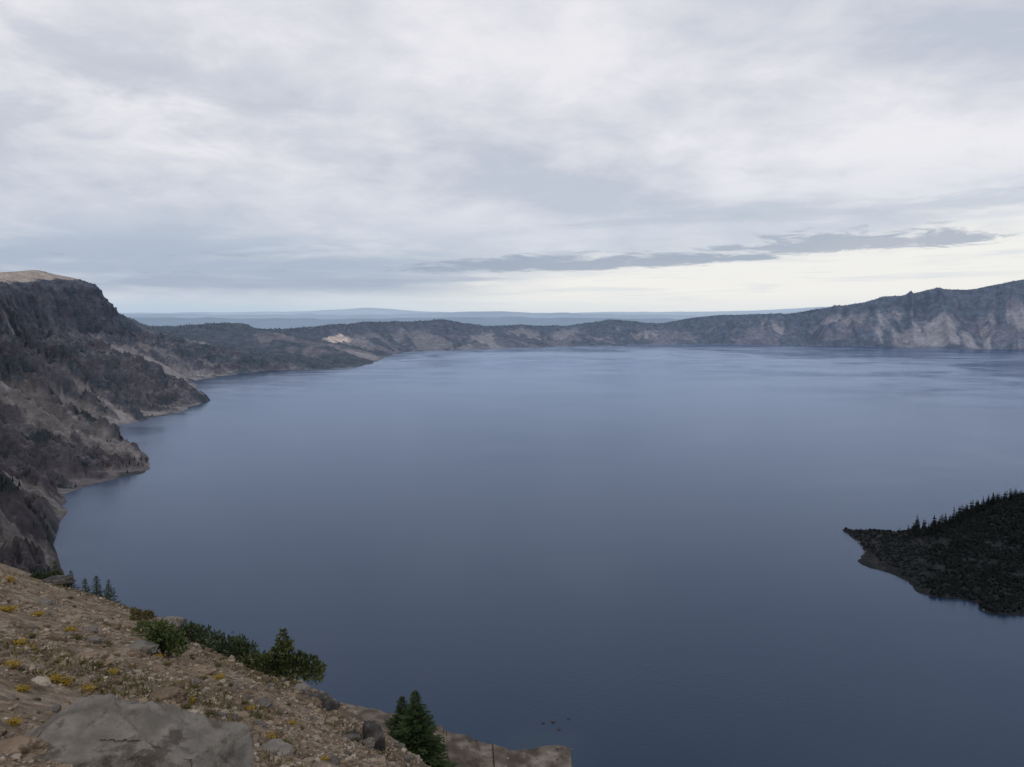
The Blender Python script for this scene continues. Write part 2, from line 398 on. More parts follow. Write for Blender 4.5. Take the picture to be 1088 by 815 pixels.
# scree chutes run in the gullies: smooth; everything between them is crag
stk = .8*fbm(wp/48+.9*big, vw*.6, o=5, s=51)+.3*fbm(wp/230, vw*.5, o=3, s=52)-.8*g2-.35*g3
stkf = .42*fbm(wp/95+1.2*big, vw*.8, o=5, s=51, g=.5)+.85*fbm(AL/330, vw*1.4, o=4, s=54, g=.5)+.3*g0-.35*g2
stk = lerp(stk, stkf, FAR)
tal = ss(lerp(.20, .04, FAR), lerp(.34, .24, FAR), stk+.5*(ta-.5))*lerp(ss(.95, .68, vw+cjit), ss(.94, .62, vw+cjit), FAR)*ss(0, .05, vw)*np.clip(ta*1.5, 0, 1)
rgh = 1-.7*tal*(1-FAR)
top = 1-.8*mesa*ss(.80, .86, vw)
strata = vn(Zw/19+big*1.0, AL/1200, s=44)+.6*vn(Zw/8+big*1.4, AL/600, s=46)
ledge = ss(.12, .20, strata+.35*sml)*(1-FAR)*rgh
Zw = Zw+mask*(big*10+(sml*6*(1-.6*FAR)+crag*30*(1-.6*FAR)+crag2*14*(1-.8*FAR)+ledge*15)*rgh)*top
hsh = mask*(strata*np.clip((cl-.28)*40, 3, 9)*rgh+(g3*40+g2*36)*ss(.62, .76, vw+cjit)*np.clip(cl*2, 0, 1)*ss(.98, .85, vw))
Xw = Xw-N[:, 0][:, None]*hsh; Yw = Yw-N[:, 1][:, None]*hsh
Zw = np.where(Vv >= 0, np.maximum(Zw, vw*lerp(8, 3, near)), Zw)
PW = np.stack([Xw, Yw, Zw], -1)
nrm = np.cross(np.gradient(PW, axis=0), np.gradient(PW, axis=1)); nz = np.abs(nrm[..., 2])/np.maximum(np.linalg.norm(nrm, axis=-1), 1e-9)
D = np.hypot(Xw, Yw)
dark = np.array([.046, .038, .042]); rock = np.array([.106, .088, .086]); soilc = np.array([.138, .117, .107]); scree = np.array([.28, .25, .232]); tanc = np.array([.38, .305, .235]); wood = np.array([.017, .024, .021])
c = np.ones((NU, NV, 3))*soilc
c = lerp(c, rock, ss(-.25, .35, big+.5*sml)[..., None])
steep = ss(.80, .60, nz+.06*sml)*(1-.5*FAR)
c = lerp(c, lerp(dark, rock, ss(-.3, .6, strata)[..., None]), (steep*.85)[..., None])
c = lerp(c, dark*1.1, (ledge*ss(.94, .80, nz)*.85)[..., None])
c = lerp(c, scree*(1+.15*FAR[..., None]), (tal*(.85-.2*steep))[..., None])
c = lerp(c, dark, (np.clip((cl-.2)*3.5, 0, 1)*ss(.64, .72, vw+cjit)*ss(.93, .84, vw+cjit)*(.75-.3*ss(0, .7, strata)))[..., None])
wd = fbm(Xw/60, Yw/60, Zw/60, o=5, s=61); wdf = fbm(Xw/260, Yw/260, Zw/130, o=4, s=63)
wf = ss(.12, -.12, lerp(wd, 1.2*wdf, FAR)-(fo-.5)*1.0)*ss(.1, .3, fo)
wtop = lerp(ss(.88, .95, vw+.05*wd), ss(.64, .78, vw+.22*wdf+.1*big), FAR)
wf = np.maximum(wf*(1-.95*tal), wtop*(1-tc)*ss(.25, .4, fo)*np.clip(.25+FAR, 0, 1)*.95)
c = lerp(c, wood, (wf*.86)[..., None])
c = lerp(c, tanc, (tc*ss(.835, .865, vw+cjit*.6+.03*sml)*.95)[..., None])
shr = ss(4, 1.2, Zw)*ss(.1, .4, fbm(AL/60, vw*0, o=3, s=71))*ss(-.5, 0, Zw)
dlt = np.stack([Xw, Yw, Zw-CAMZ], -1); fwd = dlt[..., 1]*cp-dlt[..., 2]*sp_; upv = dlt[..., 1]*sp_+dlt[..., 2]*cp
pu = 544+F*dlt[..., 0]/np.maximum(fwd, 1); pv = 407.5-F*upv/np.maximum(fwd, 1)
sn_ = fbm(Xw/7, Yw/7, Zw/7, o=5, s=77, g=.6); sn2 = fbm(Xw/30, Yw/30, o=4, s=79)
soil = lerp(np.array([.072, .057, .045]), np.array([.150, .122, .098]), ss(-.35, .4, sn_)[..., None])
soil = lerp(soil, np.array([.050, .046, .034]), (ss(.0, .3, sn2)*.4*ss(2, 8, Zw))[..., None])
c = lerp(c, soil, near[..., None])
tipx, tipy = G(600, 797)
tipm = ss(22, 8, np.hypot(Xw-tipx, (Yw-tipy)*.5)+8*sn_)
shn = np.maximum(ss(.7, .2, Zw)*ss(.05, .4, fbm(Xw/9, Yw/9, o=4, s=73))*.6, tipm*.4*ss(-.3, .4, sn_))*near
c = lerp(c, np.array([.28, .255, .23]), np.maximum(shr*.55*(1-near), shn*.8)[..., None])
# pale outcrop on the far headland
sc = np.hypot(pu-358, pv-360)+np.where((Vv > 1) | (Vv < 0), 1e6, 0); k0 = np.unravel_index(np.argmin(sc), sc.shape)
dd = np.sqrt((Xw-Xw[k0])**2+((Yw-Yw[k0])*.22)**2+((Zw-Zw[k0])*.5)**2)
oc = ss(80, 45, dd+45*sml+25*crag+10*big)*(Vv <= 1)
c = lerp(c, np.array([.66, .54, .44]), oc[..., None])
haze_mix = (1-np.exp(-np.maximum(D-400, 0)/13800))[..., None]
HAZE_COL = np.array([.185, .25, .38])
c = c*(1-haze_mix)+HAZE_COL*haze_mix  # aerial haze painted into the vertex colours, growing with distance from the origin
m_wall = mat_terrain('crater_rock', (.02, .09), .82, 1.18, ((.06, 5.0), (.25, 2.2)))
WV = PW.reshape(-1, 3)
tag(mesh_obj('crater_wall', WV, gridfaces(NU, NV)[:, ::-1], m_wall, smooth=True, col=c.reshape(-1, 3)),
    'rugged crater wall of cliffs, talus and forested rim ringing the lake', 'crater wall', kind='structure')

# forest on far rim and wall, one mass
m_for, t, b = newmat('distant_conifers')
t.put(b.inputs['Base Color'], t.n('ShaderNodeAttribute', attribute_name='col').outputs['Color']); b.inputs['Roughness'].default_value = 1; b.inputs['Specular IOR Level'].default_value = 0
cand = np.argwhere((Vv > .03) & (Vv < 1.2) & (D > 950) & (oc < .1))
c0, c1 = cand[:, 0], cand[:, 1]
wt = np.maximum(wf[c0, c1]-.2, 0)**1.5*np.where(np.abs(c1-(NV0+NV1)) < 10, 2.5, 1.0)*np.where(D[c0, c1] > 5000, np.where(vw[c0, c1] > .8, 1.3, .12), 2.0)
wt = wt*(c0 > 20)*(1-tc[c0, c1]*ss(.78, .84, vw[c0, c1])); wt = wt/wt.sum()
pick = cand[rng.choice(len(cand), 9000, p=wt, replace=False)]
fx, fy, fz = [a[pick[:, 0], pick[:, 1]] for a in (Xw, Yw, Zw)]
fd = np.hypot(fx, fy)
fh = rng.uniform(7, 15, len(pick))*np.where(fd > 5000, 1.0, .65)
k = 6; aa = np.arange(k)/k*2*math.pi
base = np.stack([fx+rng.normal(0, 4, len(pick)), fy+rng.normal(0, 4, len(pick)), fz-1], 1)
ap = base+np.stack([0*fh, 0*fh, fh], 1)
ring = base[:, None, :]+np.stack([np.cos(aa)[None]*fh[:, None]*.22*rng.uniform(.6, 1.3, (len(pick), k)), np.sin(aa)[None]*fh[:, None]*.22*rng.uniform(.6, 1.3, (len(pick), k)), rng.uniform(0, .25, (len(pick), k))*fh[:, None]], -1)
FV = np.concatenate([ap[:, None], ring], 1).reshape(-1, 3)
o = np.arange(len(pick))[:, None]*(k+1)
FF = np.stack([np.broadcast_to(o, (len(pick), k)), o+1+np.arange(k)[None], o+1+(np.arange(k)[None]+1) % k], -1).reshape(-1, 3)
fhaze = (1-np.exp(-np.maximum(fd-400, 0)/13800))[:, None]
fc = np.array([.022, .028, .025])*rng.uniform(.75, 1.25, (len(pick), 1)); fc = fc*(1-fhaze)+HAZE_COL*fhaze  # tree colours fade to the same painted haze with distance
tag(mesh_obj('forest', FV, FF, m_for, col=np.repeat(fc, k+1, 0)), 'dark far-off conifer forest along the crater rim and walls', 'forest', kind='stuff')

# ------------------------------------------------------------------ distant hazy hills
def ridge(t0, pts, amp, colr, seed, label):
    us = np.linspace(pts[0][0], pts[-1][0], 500); vs = np.interp(us, [p[0] for p in pts], [p[1] for p in pts])
    vs = smooth(vs[:, None], 9)[:, 0]
    crest = np.array([P(a, b_, t0) for a, b_ in zip(us, vs)])
    crest[:, 2] += amp*fbm(us/25, us*0, o=5, s=seed)
    dirs = crest[:, :2]/np.linalg.norm(crest[:, :2], axis=1)[:, None]
    rows = []
    for off, zf in ((-.16, 0), (-.1, .35), (-.05, .7), (-.02, .9), (0, 1), (.03, .85), (.12, 0)):
        xy = crest[:, :2]+dirs*off*t0
        zz = -30+(crest[:, 2]+30)*np.clip(zf+(.06*fbm(us/9, us*0+off*40, o=3, s=seed+3) if 0 < zf < 1 else 0), 0, 1)
        rows.append(np.column_stack([xy, zz]))
    Vr = np.stack(rows, 1)
    mm = mat_noise('hazy_hill', colr, tuple(x*1.08 for x in colr), .0005, rough=1, spec=0)  # bluish base colour has the aerial haze painted in
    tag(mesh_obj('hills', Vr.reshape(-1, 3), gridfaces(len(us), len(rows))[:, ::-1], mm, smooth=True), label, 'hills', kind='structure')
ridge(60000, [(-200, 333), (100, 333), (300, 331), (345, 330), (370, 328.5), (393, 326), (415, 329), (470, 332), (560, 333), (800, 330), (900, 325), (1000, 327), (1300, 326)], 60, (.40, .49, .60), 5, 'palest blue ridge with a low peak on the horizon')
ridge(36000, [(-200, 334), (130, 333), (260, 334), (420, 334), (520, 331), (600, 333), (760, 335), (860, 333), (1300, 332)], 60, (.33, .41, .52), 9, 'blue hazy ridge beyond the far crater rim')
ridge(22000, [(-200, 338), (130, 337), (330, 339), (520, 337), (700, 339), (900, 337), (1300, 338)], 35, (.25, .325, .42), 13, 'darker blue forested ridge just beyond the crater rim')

# ------------------------------------------------------------------ island
poly = [G(896, 563), G(903, 572), G(918, 581), G(913, 598), G(938, 608), G(962, 618), G(972, 630), G(1000, 634), G(1035, 640), G(1048, 652), G(1090, 656), (560, 765), (700, 720), (950, 700), (1250, 800), (1300, 1050), (1150, 1300), (850, 1330), (720, 1230), (610, 1130), (530, 1095)]
pl = np.array(poly)
gx = np.concatenate([np.arange(400, 760, 2.6), np.arange(760, 1340, 12)]); gy = np.arange(690, 1345, 3.0)
IX, IY = np.meshgrid(gx, gy, indexing='ij')
def sdf(X, Y):
    d2 = np.full(X.shape, 1e18); ins = np.zeros(X.shape, bool)
    for i in range(len(pl)):
        a = pl[i]; b_ = pl[(i+1) % len(pl)]
        ab = b_-a; tt = np.clip(((X-a[0])*ab[0]+(Y-a[1])*ab[1])/(ab@ab), 0, 1)
        d2 = np.minimum(d2, (X-a[0]-tt*ab[0])**2+(Y-a[1]-tt*ab[1])**2)
        cond = (a[1] > Y) != (b_[1] > Y)
        with np.errstate(divide='ignore', invalid='ignore'):
            xi = ab[0]*(Y-a[1])/(ab[1] if ab[1] != 0 else 1e-9)+a[0]
        ins ^= cond & (X < xi)
    return np.where(ins, np.sqrt(d2), -np.sqrt(d2))
def isl(X, Y):
    dI = sdf(X, Y)+8*fbm(X/20, Y/20, o=5, s=101)
    h = np.where(dI > 0, 2.4*(1-np.exp(-dI/5))+2.5*(1-np.exp(-dI/60)), dI*.6)
    rc = np.hypot(X-985, Y-1010)
    cone = np.minimum(.33*np.logaddexp(0, (345-rc)/14)*14, 200)
    h = h+np.where(dI > 0, cone*ss(0, 60, dI)+np.clip(dI/12, 0, 1)*(1.5*fbm(X/16, Y/16, o=4, s=111)+1.2*vn(X/4, Y/4, s=115)), 0)
    return np.maximum(h, -8), dI
IZ, DI = isl(IX, IY)
ic = np.ones(IX.shape+(3,))*np.array([.0150, .0165, .0205])
ic = lerp(ic, np.array([.024, .0245, .029]), (ss(-.1, .5, fbm(IX/9, IY/9, o=4, s=121))*ss(16, 8, IZ))[..., None])
ic = lerp(ic, np.array([.0125, .016, .0175]), np.maximum(ss(.0, .3, fbm(IX/30, IY/30, o=4, s=125))*.8, ss(8, 14, IZ))[..., None])
ic = lerp(ic, np.array([.28, .27, .27]), (ss(1.0, .5, IZ)*ss(-.2, .1, IZ)*ss(.15, .4, fbm(IX/25, IY/25, o=2, s=127))*.6)[..., None])
m_isl = mat_terrain('lava_rock', (.15, .6), .72, 1.28, ((.3, .8), (1.2, .3)))
tag(mesh_obj('island', np.stack([IX.ravel(), IY.ravel(), IZ.ravel()], 1), gridfaces(len(gx), len(gy)), m_isl, smooth=True, col=ic.reshape(-1, 3)),
    'dark lava island with a wooded cone rising from the lake at right', 'island', kind='structure')

# ------------------------------------------------------------------ foliage builders
def kites(roots, dirs, length, width, up):
    """N kite quads: root, side, tip, side"""
    roots = np.asarray(roots, float); dirs = np.asarray(dirs, float); dirs = dirs/np.linalg.norm(dirs, axis=1)[:, None]
    up = np.asarray(up, float)
    side = np.cross(dirs, up); side /= np.maximum(np.linalg.norm(side, axis=1), 1e-6)[:, None]
    L_ = np.asarray(length)[:, None]; w = np.asarray(width)[:, None]
    return np.stack([roots, roots+dirs*L_*.5+side*w*.5, roots+dirs*L_, roots+dirs*L_*.5-side*w*.5], 1)
def quads_mesh(Q):
    V = Q.reshape(-1, 3); n = len(V)//4
    return V, np.arange(n*4).reshape(-1, 4)
def tube(pts, radii, k=6):
    pts = [Vector(p) for p in pts]; V = []; Fc = []
    for i, (p, r) in enumerate(zip(pts, radii)):
        dv = (pts[min(i+1, len(pts)-1)]-pts[max(i-1, 0)]).normalized()
        a = dv.orthogonal().normalized(); b_ = dv.cross(a)
        for j in range(k):
            th = j/k*2*math.pi; V.append(tuple(p+a*math.cos(th)*r+b_*math.sin(th)*r))
    for i in range(len(pts)-1):
        for j in range(k):
            Fc.append((i*k+j, i*k+(j+1) % k, (i+1)*k+(j+1) % k, (i+1)*k+j))
    Fc.append(tuple(range(k))[::-1]); Fc.append(tuple(range((len(pts)-1)*k, len(pts)*k)))
    return V, Fc
m_fir = mat_noise('fir_needles', (.018, .031, .012), (.040, .060, .022), 3.5, rough=.9, spec=.08, objinfo=.3)
m_bark = mat_noise('bark', (.05, .038, .03), (.10, .08, .065), 14, bump=.01, rough=.95)
def fir_crown(h, r, nt, seed, sprays=True, z0=.05, pw=.85):
    g = np.random.default_rng(seed); Rt = []; Dr = []; Ln_ = []; Wd = []; Up = []
    for i in range(nt):
        f = (i+g.uniform(-.3, .3))/nt; f = min(max(f, 0), .985)
        zz = h*(z0+(1-z0)*f); rad = r*(1-f)**pw*g.uniform(.7, 1.2)+.02*h*(1-f)+.012*h
        nb = int(round(9-4*f))
        for j in range(nb):
            a = (j+g.uniform(-.4, .4))/nb*2*math.pi+i*1.3
            rr = rad*g.uniform(.65, 1.15)
            dv = np.array([math.cos(a), math.sin(a), -.28+.75*f+g.uniform(-.12, .12)]); dv /= np.linalg.norm(dv)
            sd = np.array([-math.sin(a), math.cos(a), 0])
            root = np.array([0, 0, zz])
            if not sprays:
                Rt.append(root); Dr.append(dv); Ln_.append(rr); Wd.append(rr*.55); Up.append([0, 0, 1])
                Rt.append(root+[0, 0, -.01*h]); Dr.append(dv+[0, 0, -.2]); Ln_.append(rr*.9); Wd.append(rr*.4); Up.append(sd)
                continue
            n_s = max(3, int(rr*13))
            for q_ in range(n_s):
                s_ = .15+.85*(q_+.5)/n_s
                p = root+dv*rr*s_+np.array([0, 0, -.10*rr*s_*s_])
                ll = (.30*rr*(1-.65*s_)+.07)*g.uniform(.7, 1.25)
                for sg in (-1, 1):
                    d2 = dv*.75+sd*sg*.75+np.array([0, 0, g.uniform(-.3, .15)])
                    Rt.append(p); Dr.append(d2); Ln_.append(ll); Wd.append(ll*.34+.018); Up.append([g.uniform(-.5, .5), g.uniform(-.5, .5), 1])
            Rt.append(root+dv*rr*.8); Dr.append(dv); Ln_.append(rr*.3); Wd.append(rr*.1+.03); Up.append([0, 0, 1])
    return quads_mesh(kites(Rt, Dr, Ln_, Wd, Up))
def fir_tree(name, loc, h, r, seed, nt=36, pw=.85):
    root = empty(name, loc)
    tv, tf = tube([(0, 0, -.3), (0, 0, h*.5), (0, 0, h*1.01)], [h*.022, h*.014, h*.003], 7)
    mesh_obj('trunk', tv, tf, m_bark, root)
    cv_, cf = fir_crown(h, r, nt, seed, True, .05, pw)
    mesh_obj('crown', cv_, cf, m_fir, root)
    return root
def rock_mesh(seed, sub=3, dims=(1, .8, .55), planes=None, noise=.05, ncut=12):
    g = np.random.default_rng(seed); bm = bmesh.new(); bmesh.ops.create_icosphere(bm, subdivisions=sub, radius=1)
    V = np.array([v_.co[:] for v_ in bm.verts])*(1.6 if planes else 1.25); Fc = [[v_.index for v_ in f.verts] for f in bm.faces]; bm.free()
    if planes is None:
        planes = [((a, b_, c_), g.uniform(.7, .9)) for a, b_, c_ in ((1, g.uniform(-.4, .4), .1), (-1, g.uniform(-.4, .4), .2), (.2, 1, g.uniform(-.3, .3)), (g.uniform(-.4, .4), -1, .2), (g.uniform(-.3, .3), g.uniform(-.3, .3), 1))]
        for _ in range(ncut):
            n = g.normal(size=3); n /= np.linalg.norm(n); planes.append((n, g.uniform(.6, .95)))
    # shrink each point along its own ray to the nearest cutting plane: a clean faceted block
    U = V/np.linalg.norm(V, axis=1)[:, None]; rad = np.linalg.norm(V, axis=1)
    for n, dd_ in planes:
        n = np.array(n, float); n /= np.linalg.norm(n); dt = U@n
        rad = np.where(dt > 1e-3, np.minimum(rad, dd_/np.maximum(dt, 1e-3)), rad)
    V = U*rad[:, None]
    V = V+U*(noise*fbm(V[:, 0]*2.2+seed, V[:, 1]*2.2, V[:, 2]*2.2, o=5, s=seed % 50, g=.55)[:, None])
    return V*np.array(dims), Fc

# ------------------------------------------------------------------ island trees (individual)
templ = []
for i in range(4):
    cv_, cf = fir_crown(1.0, .15+.025*i, 13, 300+i, False, .03)
    tv, tf = tube([(0, 0, -.06), (0, 0, .9)], [.018, .004], 5)
    V = np.concatenate([cv_, np.array(tv)]); Fc = cf.tolist()+[tuple(k_+len(cv_) for k_ in f) for f in tf]
    me_o = mesh_obj('conifer_tree', V, Fc, None)
    templ.append(me_o)
m_dark = mat_noise('dark_conifer', (.0125, .0165, .0175), (.022, .0285, .028), 3, rough=.95, spec=.05, objinfo=.4)
for o in templ: o.data.materials.append(m_dark)
used = [False]*4
def put_tree(x, y, z, h, label, group, cat='tree'):
    i = random.randrange(4)
    o = templ[i] if not used[i] else templ[i].copy()
    if used[i]: COL.objects.link(o)
    used[i] = True
    w = random.uniform(.8, 1.3)
    o.location = (x, y, z); o.scale = (h*w, h*w, h); o.rotation_euler = (random.uniform(-.03, .03), random.uniform(-.03, .03), random.uniform(0, 6.28))
    return tag(o, label, cat, group)
TALL = ('tall dark conifer among the trees covering the lava island', 'tall conifers on the lava island')
SHORT = ('short dark conifer growing on the black lava island', 'short conifers on the lava island')
# along the crest of the wooded side
rr_ = np.linspace(820, 1480, 220)
for i in range(195):
    up_ = 966+132*random.random()**.75
    a_ = math.atan((up_-544)/F/1.01); X_ = rr_*math.sin(a_); Y_ = rr_*math.cos(a_)
    zz, di = isl(X_, Y_); k_ = int(np.argmax(np.where(di > 6, (zz-CAMZ)/rr_, -9)))
    k_ = min(max(k_-random.randint(-3, 18), 0), 219)
    if di[k_] < 4: continue
    h = random.choice((random.uniform(10, 16), random.uniform(13, 24))) if up_ > 985 else random.uniform(4, 12)
    put_tree(X_[k_], Y_[k_], zz[k_]-.4, h, *(TALL if h >= 10 else SHORT))
cnt = 0; tries = 0
while cnt < 95 and tries < 40000:
    tries += 1
    x = random.uniform(470, 800); y = random.uniform(790, 1220)
    if x/y > .652: continue
    zz, di = isl(np.array([x]), np.array([y])); zz, di = float(zz[0]), float(di[0])
    if di < 8: continue
    u = x/y
    pr = ss(.51, .60, u)*.5+.10+.6*ss(9, 28, zz)
    if random.random() > pr: continue
    h = random.uniform(10, 20) if u > .515 else random.uniform(3.5, 8)
    put_tree(x, y, zz-.4, h, *(TALL if h >= 10 else SHORT))
    cnt += 1
NB = 5600
bx = rng.uniform(450, 860, NB*4); by = rng.uniform(780, 1270, NB*4); bz, bd = isl(bx, by)
kp = (bd > 2) & (bx/by < .68) & ((fbm(bx/25, by/25, o=3, s=131) > -.35) | (bz > 9)); bx, by, bz = bx[kp][:NB], by[kp][:NB], bz[kp][:NB]
nb_ = len(bx); n_each = 7
rt = np.repeat(np.stack([bx, by, bz-.2], 1), n_each, 0)
dv = rng.normal(size=(nb_*n_each, 3)); dv[:, 2] = np.abs(dv[:, 2])+.8
hh = np.repeat(rng.uniform(1.0, 3.2, nb_)*np.where(bx/by > .53, 1.6, 1)*np.where(bz > 9, 1.5, 1), n_each)
V, Fc = quads_mesh(kites(rt, dv, hh, hh*.55, rng.normal(size=(nb_*n_each, 3))))
tag(mesh_obj('scrub', V, Fc, m_dark), 'low dark scrub blanketing the lava of the island', 'scrub', kind='stuff')

for (u, vv_, h) in [(143, 489, 11), (150, 488, 13), (155, 490, 10), (158, 491, 8), (147, 494, 10), (138, 492, 12), (152, 495, 9), (134, 496, 9)]:
    sc = np.hypot(pu-u, pv-vv_)+np.where((Vv > .5) | (Vv < .01), 1e6, 0); kx = np.unravel_index(np.argmin(sc), sc.shape)
    put_tree(Xw[kx], Yw[kx], Zw[kx]-.5, h, 'dark conifer on the small rocky point of the left shore', 'conifers on the small shore point')

# ------------------------------------------------------------------ foreground rocks
m_rock = mat_noise('grey_rock', (.122, .110, .098), (.205, .186, .168), 3.0, (.088, .076, .066), 2.6, bump=.08, bscale=4, rough=.95, spec=.1, objinfo=.4)
m_rockd = mat_noise('dark_rock', (.036, .033, .033), (.072, .065, .063), 3.2, (.11, .098, .09), 3.5, bump=.08, bscale=5, rough=.95, spec=.1, objinfo=.3)
m_rockb = mat_noise('brown_rock', (.15, .108, .075), (.24, .185, .138), 3, (.09, .066, .05), 4.5, bump=.07, bscale=6, rough=.95, spec=.1, objinfo=.4)
def rock(u, v_, w, dims, seed, mat, label, sink=.25, rz=0, sub=4, tilt=(0, 0), planes=None, name='boulder', cat='boulder', noise=.10, crack=False):
    x, y, z, tt = on_hill(u, v_)
    V, Fc = rock_mesh(seed, sub, (1, 1, 1), planes, noise)
    if crack:   # lower ledges and worn joints
        s1_ = V[:, 0]+.9*V[:, 1]+.10*fbm(V[:, 1]*3, V[:, 2]*3, o=3, s=5)
        V[:, 2] -= .07*ss(.24, .34, s1_)*ss(-.1, .2, V[:, 2])
        V[:, 2] -= .035*ss(.05, 0, np.abs(V[:, 0]*.45-V[:, 1]*.8+.30+.07*fbm(V[:, 0]*3, V[:, 1]*3, o=3, s=6)))*(V[:, 2] > 0)
        V[:, 2] -= .06*ss(.0, .10, -V[:, 0]-.45+.3*V[:, 1]+.1*fbm(V[:, 1]*3, V[:, 0]*3, o=3, s=7))*ss(0, .2, V[:, 2])
        V[:, 1] += .08*ss(.0, .06, V[:, 0]-.12+.5*V[:, 2]+.1*fbm(V[:, 2]*3, V[:, 0]*3, o=3, s=8))*(V[:, 1] < -.2)
        V += .022*fbm(V[:, 0]*8, V[:, 1]*8, V[:, 2]*8, o=5, s=15)[:, None]
    V = V*np.array(dims)*w
    o = mesh_obj(name, V, Fc, mat); o.location = (x, y, z+dims[2]*w*(1-2*sink)*.6); o.rotation_euler = (tilt[0], tilt[1], rz)
    return tag(o, label, cat)
slab = [((.10, -.30, 1), .40), ((.18, -1, .30), .56), ((1, -.30, .30), .95), ((-.95, -.15, .95), .72), ((-.1, 1, .25), .62), ((.75, -.8, .30), .94), ((-.75, -.9, .6), .80), ((-1, 0, 0), 1.12), ((.55, .0, 1), .56), ((.3, -.85, .9), .62)]
rock(114, 815, 1.0, (.93, .88, .82), 11, m_rock, 'large grey flat topped boulder at the bottom left', sink=.40, sub=6, planes=slab, rz=.05, noise=.06, crack=True)
rock(178, 745, .36, (1.1, .7, .5), 12, m_rockb, 'brown rock resting behind the large grey boulder', rz=.4)
rock(96, 702, .40, (1.2, .7, .35), 13, m_rockb, 'low brown rock above the large boulder among yellow plants', rz=.2)
rock(340, 750, .45, (1.0, .8, .75), 14, m_rockd, 'dark grey rock at the slope edge below the big bush', rz=.7)
rock(320, 736, .32, (1.0, .8, .6), 15, m_rock, 'grey rock tucked under the right side of the big bush', rz=.2)
rock(396, 792, .36, (.8, .8, 1.1), 16, m_rockd, 'upright dark rock on the slope edge left of the firs', rz=.3, sink=.05)
rock(372, 784, .20, (1.2, .8, .6), 17, m_rockd, 'small dark rock between the upright rock and the edge', rz=.3)
rock(292, 800, .24, (1.3, .9, .4), 18, m_rock, 'flat grey stone right of the large boulder', rz=-.3)
rock(215, 715, .33, (1.2, .8, .4), 19, m_rockb, 'brown stone on the gravel below the dark shrubs', rz=.8)
rock(150, 692, .34, (1.3, .8, .45), 20, m_rock, 'pale grey rock left of the round green shrub', rz=.1)
rock(182, 656, .6, (1.2, .8, .5), 22, m_rock, 'pale rock on the skyline of the gravel slope', rz=.1)
rock(60, 622, .8, (1.4, .8, .5), 23, m_rockd, 'dark rock on the slope edge near the small conifers', rz=.1)
rock(20, 800, .22, (1.3, .8, .5), 24, m_rockb, 'brown stone in the bottom left corner', rz=.6)
mats3 = [m_rock, m_rockb, m_rockd]
proto = {}
for i in range(6):
    V, Fc = rock_mesh(400+i, 2, (1, .75, .5), None, .06, 10)
    proto[i] = (V, Fc)
names = {0: ('loose grey stone lying on the gravel slope', 'loose grey stones on the slope'), 1: ('loose brown stone lying on the gravel slope', 'loose brown stones on the slope')}
first = {}
cnt = 0
while cnt < 190:
    a = R_(random.uniform(-33, -7)); r = math.exp(random.uniform(math.log(7.5), math.log(46)))
    x, y = r*math.sin(a), r*math.cos(a)
    if edge_e(x, y) > 1.6: continue
    mi = 0 if random.random() < .5 else 1; vi = random.randrange(6); key = (mi, vi)
    if key not in first:
        o = mesh_obj('stone', proto[vi][0], proto[vi][1], mats3[mi]); first[key] = o
    else:
        o = first[key].copy(); COL.objects.link(o)
    s_ = min(random.lognormvariate(math.log(.075), .55)*(r/9)**.5, .45)
    o.location = (x, y, float(hill(x, y))+.12*s_); o.scale = (s_, s_, s_); o.rotation_euler = (random.uniform(-.4, .4), random.uniform(-.4, .4), random.uniform(0, 6.28))
    tag(o, names[mi][0], 'stone', names[mi][1]); cnt += 1
bm = bmesh.new(); bmesh.ops.create_icosphere(bm, subdivisions=1, radius=1)
IV = np.array([v_.co[:] for v_ in bm.verts]); IF = np.array([[v_.index for v_ in f.verts] for f in bm.faces]); bm.free()
def rubble(x, y, z, s_, pal, matl, name, label):
    n = len(x)
    th = rng.uniform(0, 6.28, n); ct, st_ = np.cos(th), np.sin(th)
    jit = IV[None]*(1+rng.uniform(-.3, .3, (n, len(IV), 1)))*np.stack([rng.uniform(.8, 1.3, n), rng.uniform(.6, 1, n), rng.uniform(.35, .8, n)], 1)[:, None, :]*s_[:, None, None]
    xx = jit[..., 0]*ct[:, None]-jit[..., 1]*st_[:, None]; yy = jit[..., 0]*st_[:, None]+jit[..., 1]*ct[:, None]
    GV = np.stack([xx+x[:, None], yy+y[:, None], jit[..., 2]+(z+.1*s_)[:, None]], -1).reshape(-1, 3)
    GF = (IF[None]+(np.arange(n)*len(IV))[:, None, None]).reshape(-1, 3)
    gc = pal[rng.integers(0, len(pal), n)]*rng.uniform(.7, 1.25, (n, 1))
    tag(mesh_obj(name, GV, GF, matl, col=np.repeat(gc, len(IV), 0)), label, name.replace('_', ' '), kind='stuff')
NG = 16000
a = np.radians(rng.uniform(-35, -4, NG*2)); r = np.exp(rng.uniform(math.log(6), math.log(48), NG*2))
x, y = r*np.sin(a), r*np.cos(a); kp = (edge_e(x, y) < 2.5) & (fbm(x/2, y/2, o=3, s=141) > rng.uniform(-.45, .2, NG*2)); x, y, r = x[kp][:NG], y[kp][:NG], r[kp][:NG]
s_ = np.minimum(rng.lognormal(math.log(.018), .6, len(x))*(r/8)**.6, .14)
m_gr = mat_terrain('gravel', (30,), .8, 1.2, ((60, .006),))
rubble(x, y, hill(x, y), s_, np.array([[.22, .185, .15], [.18, .135, .095], [.26, .22, .18], [.125, .09, .064], [.20, .155, .115]]), m_gr, 'gravel', 'loose brown and grey gravel strewn over the hillside')
cb = np.argwhere((Zw > -.4) & (Zw < 4) & (near > .5) & (pu > 430) & (pu < 640)); cb = cb[rng.choice(len(cb), 900)]
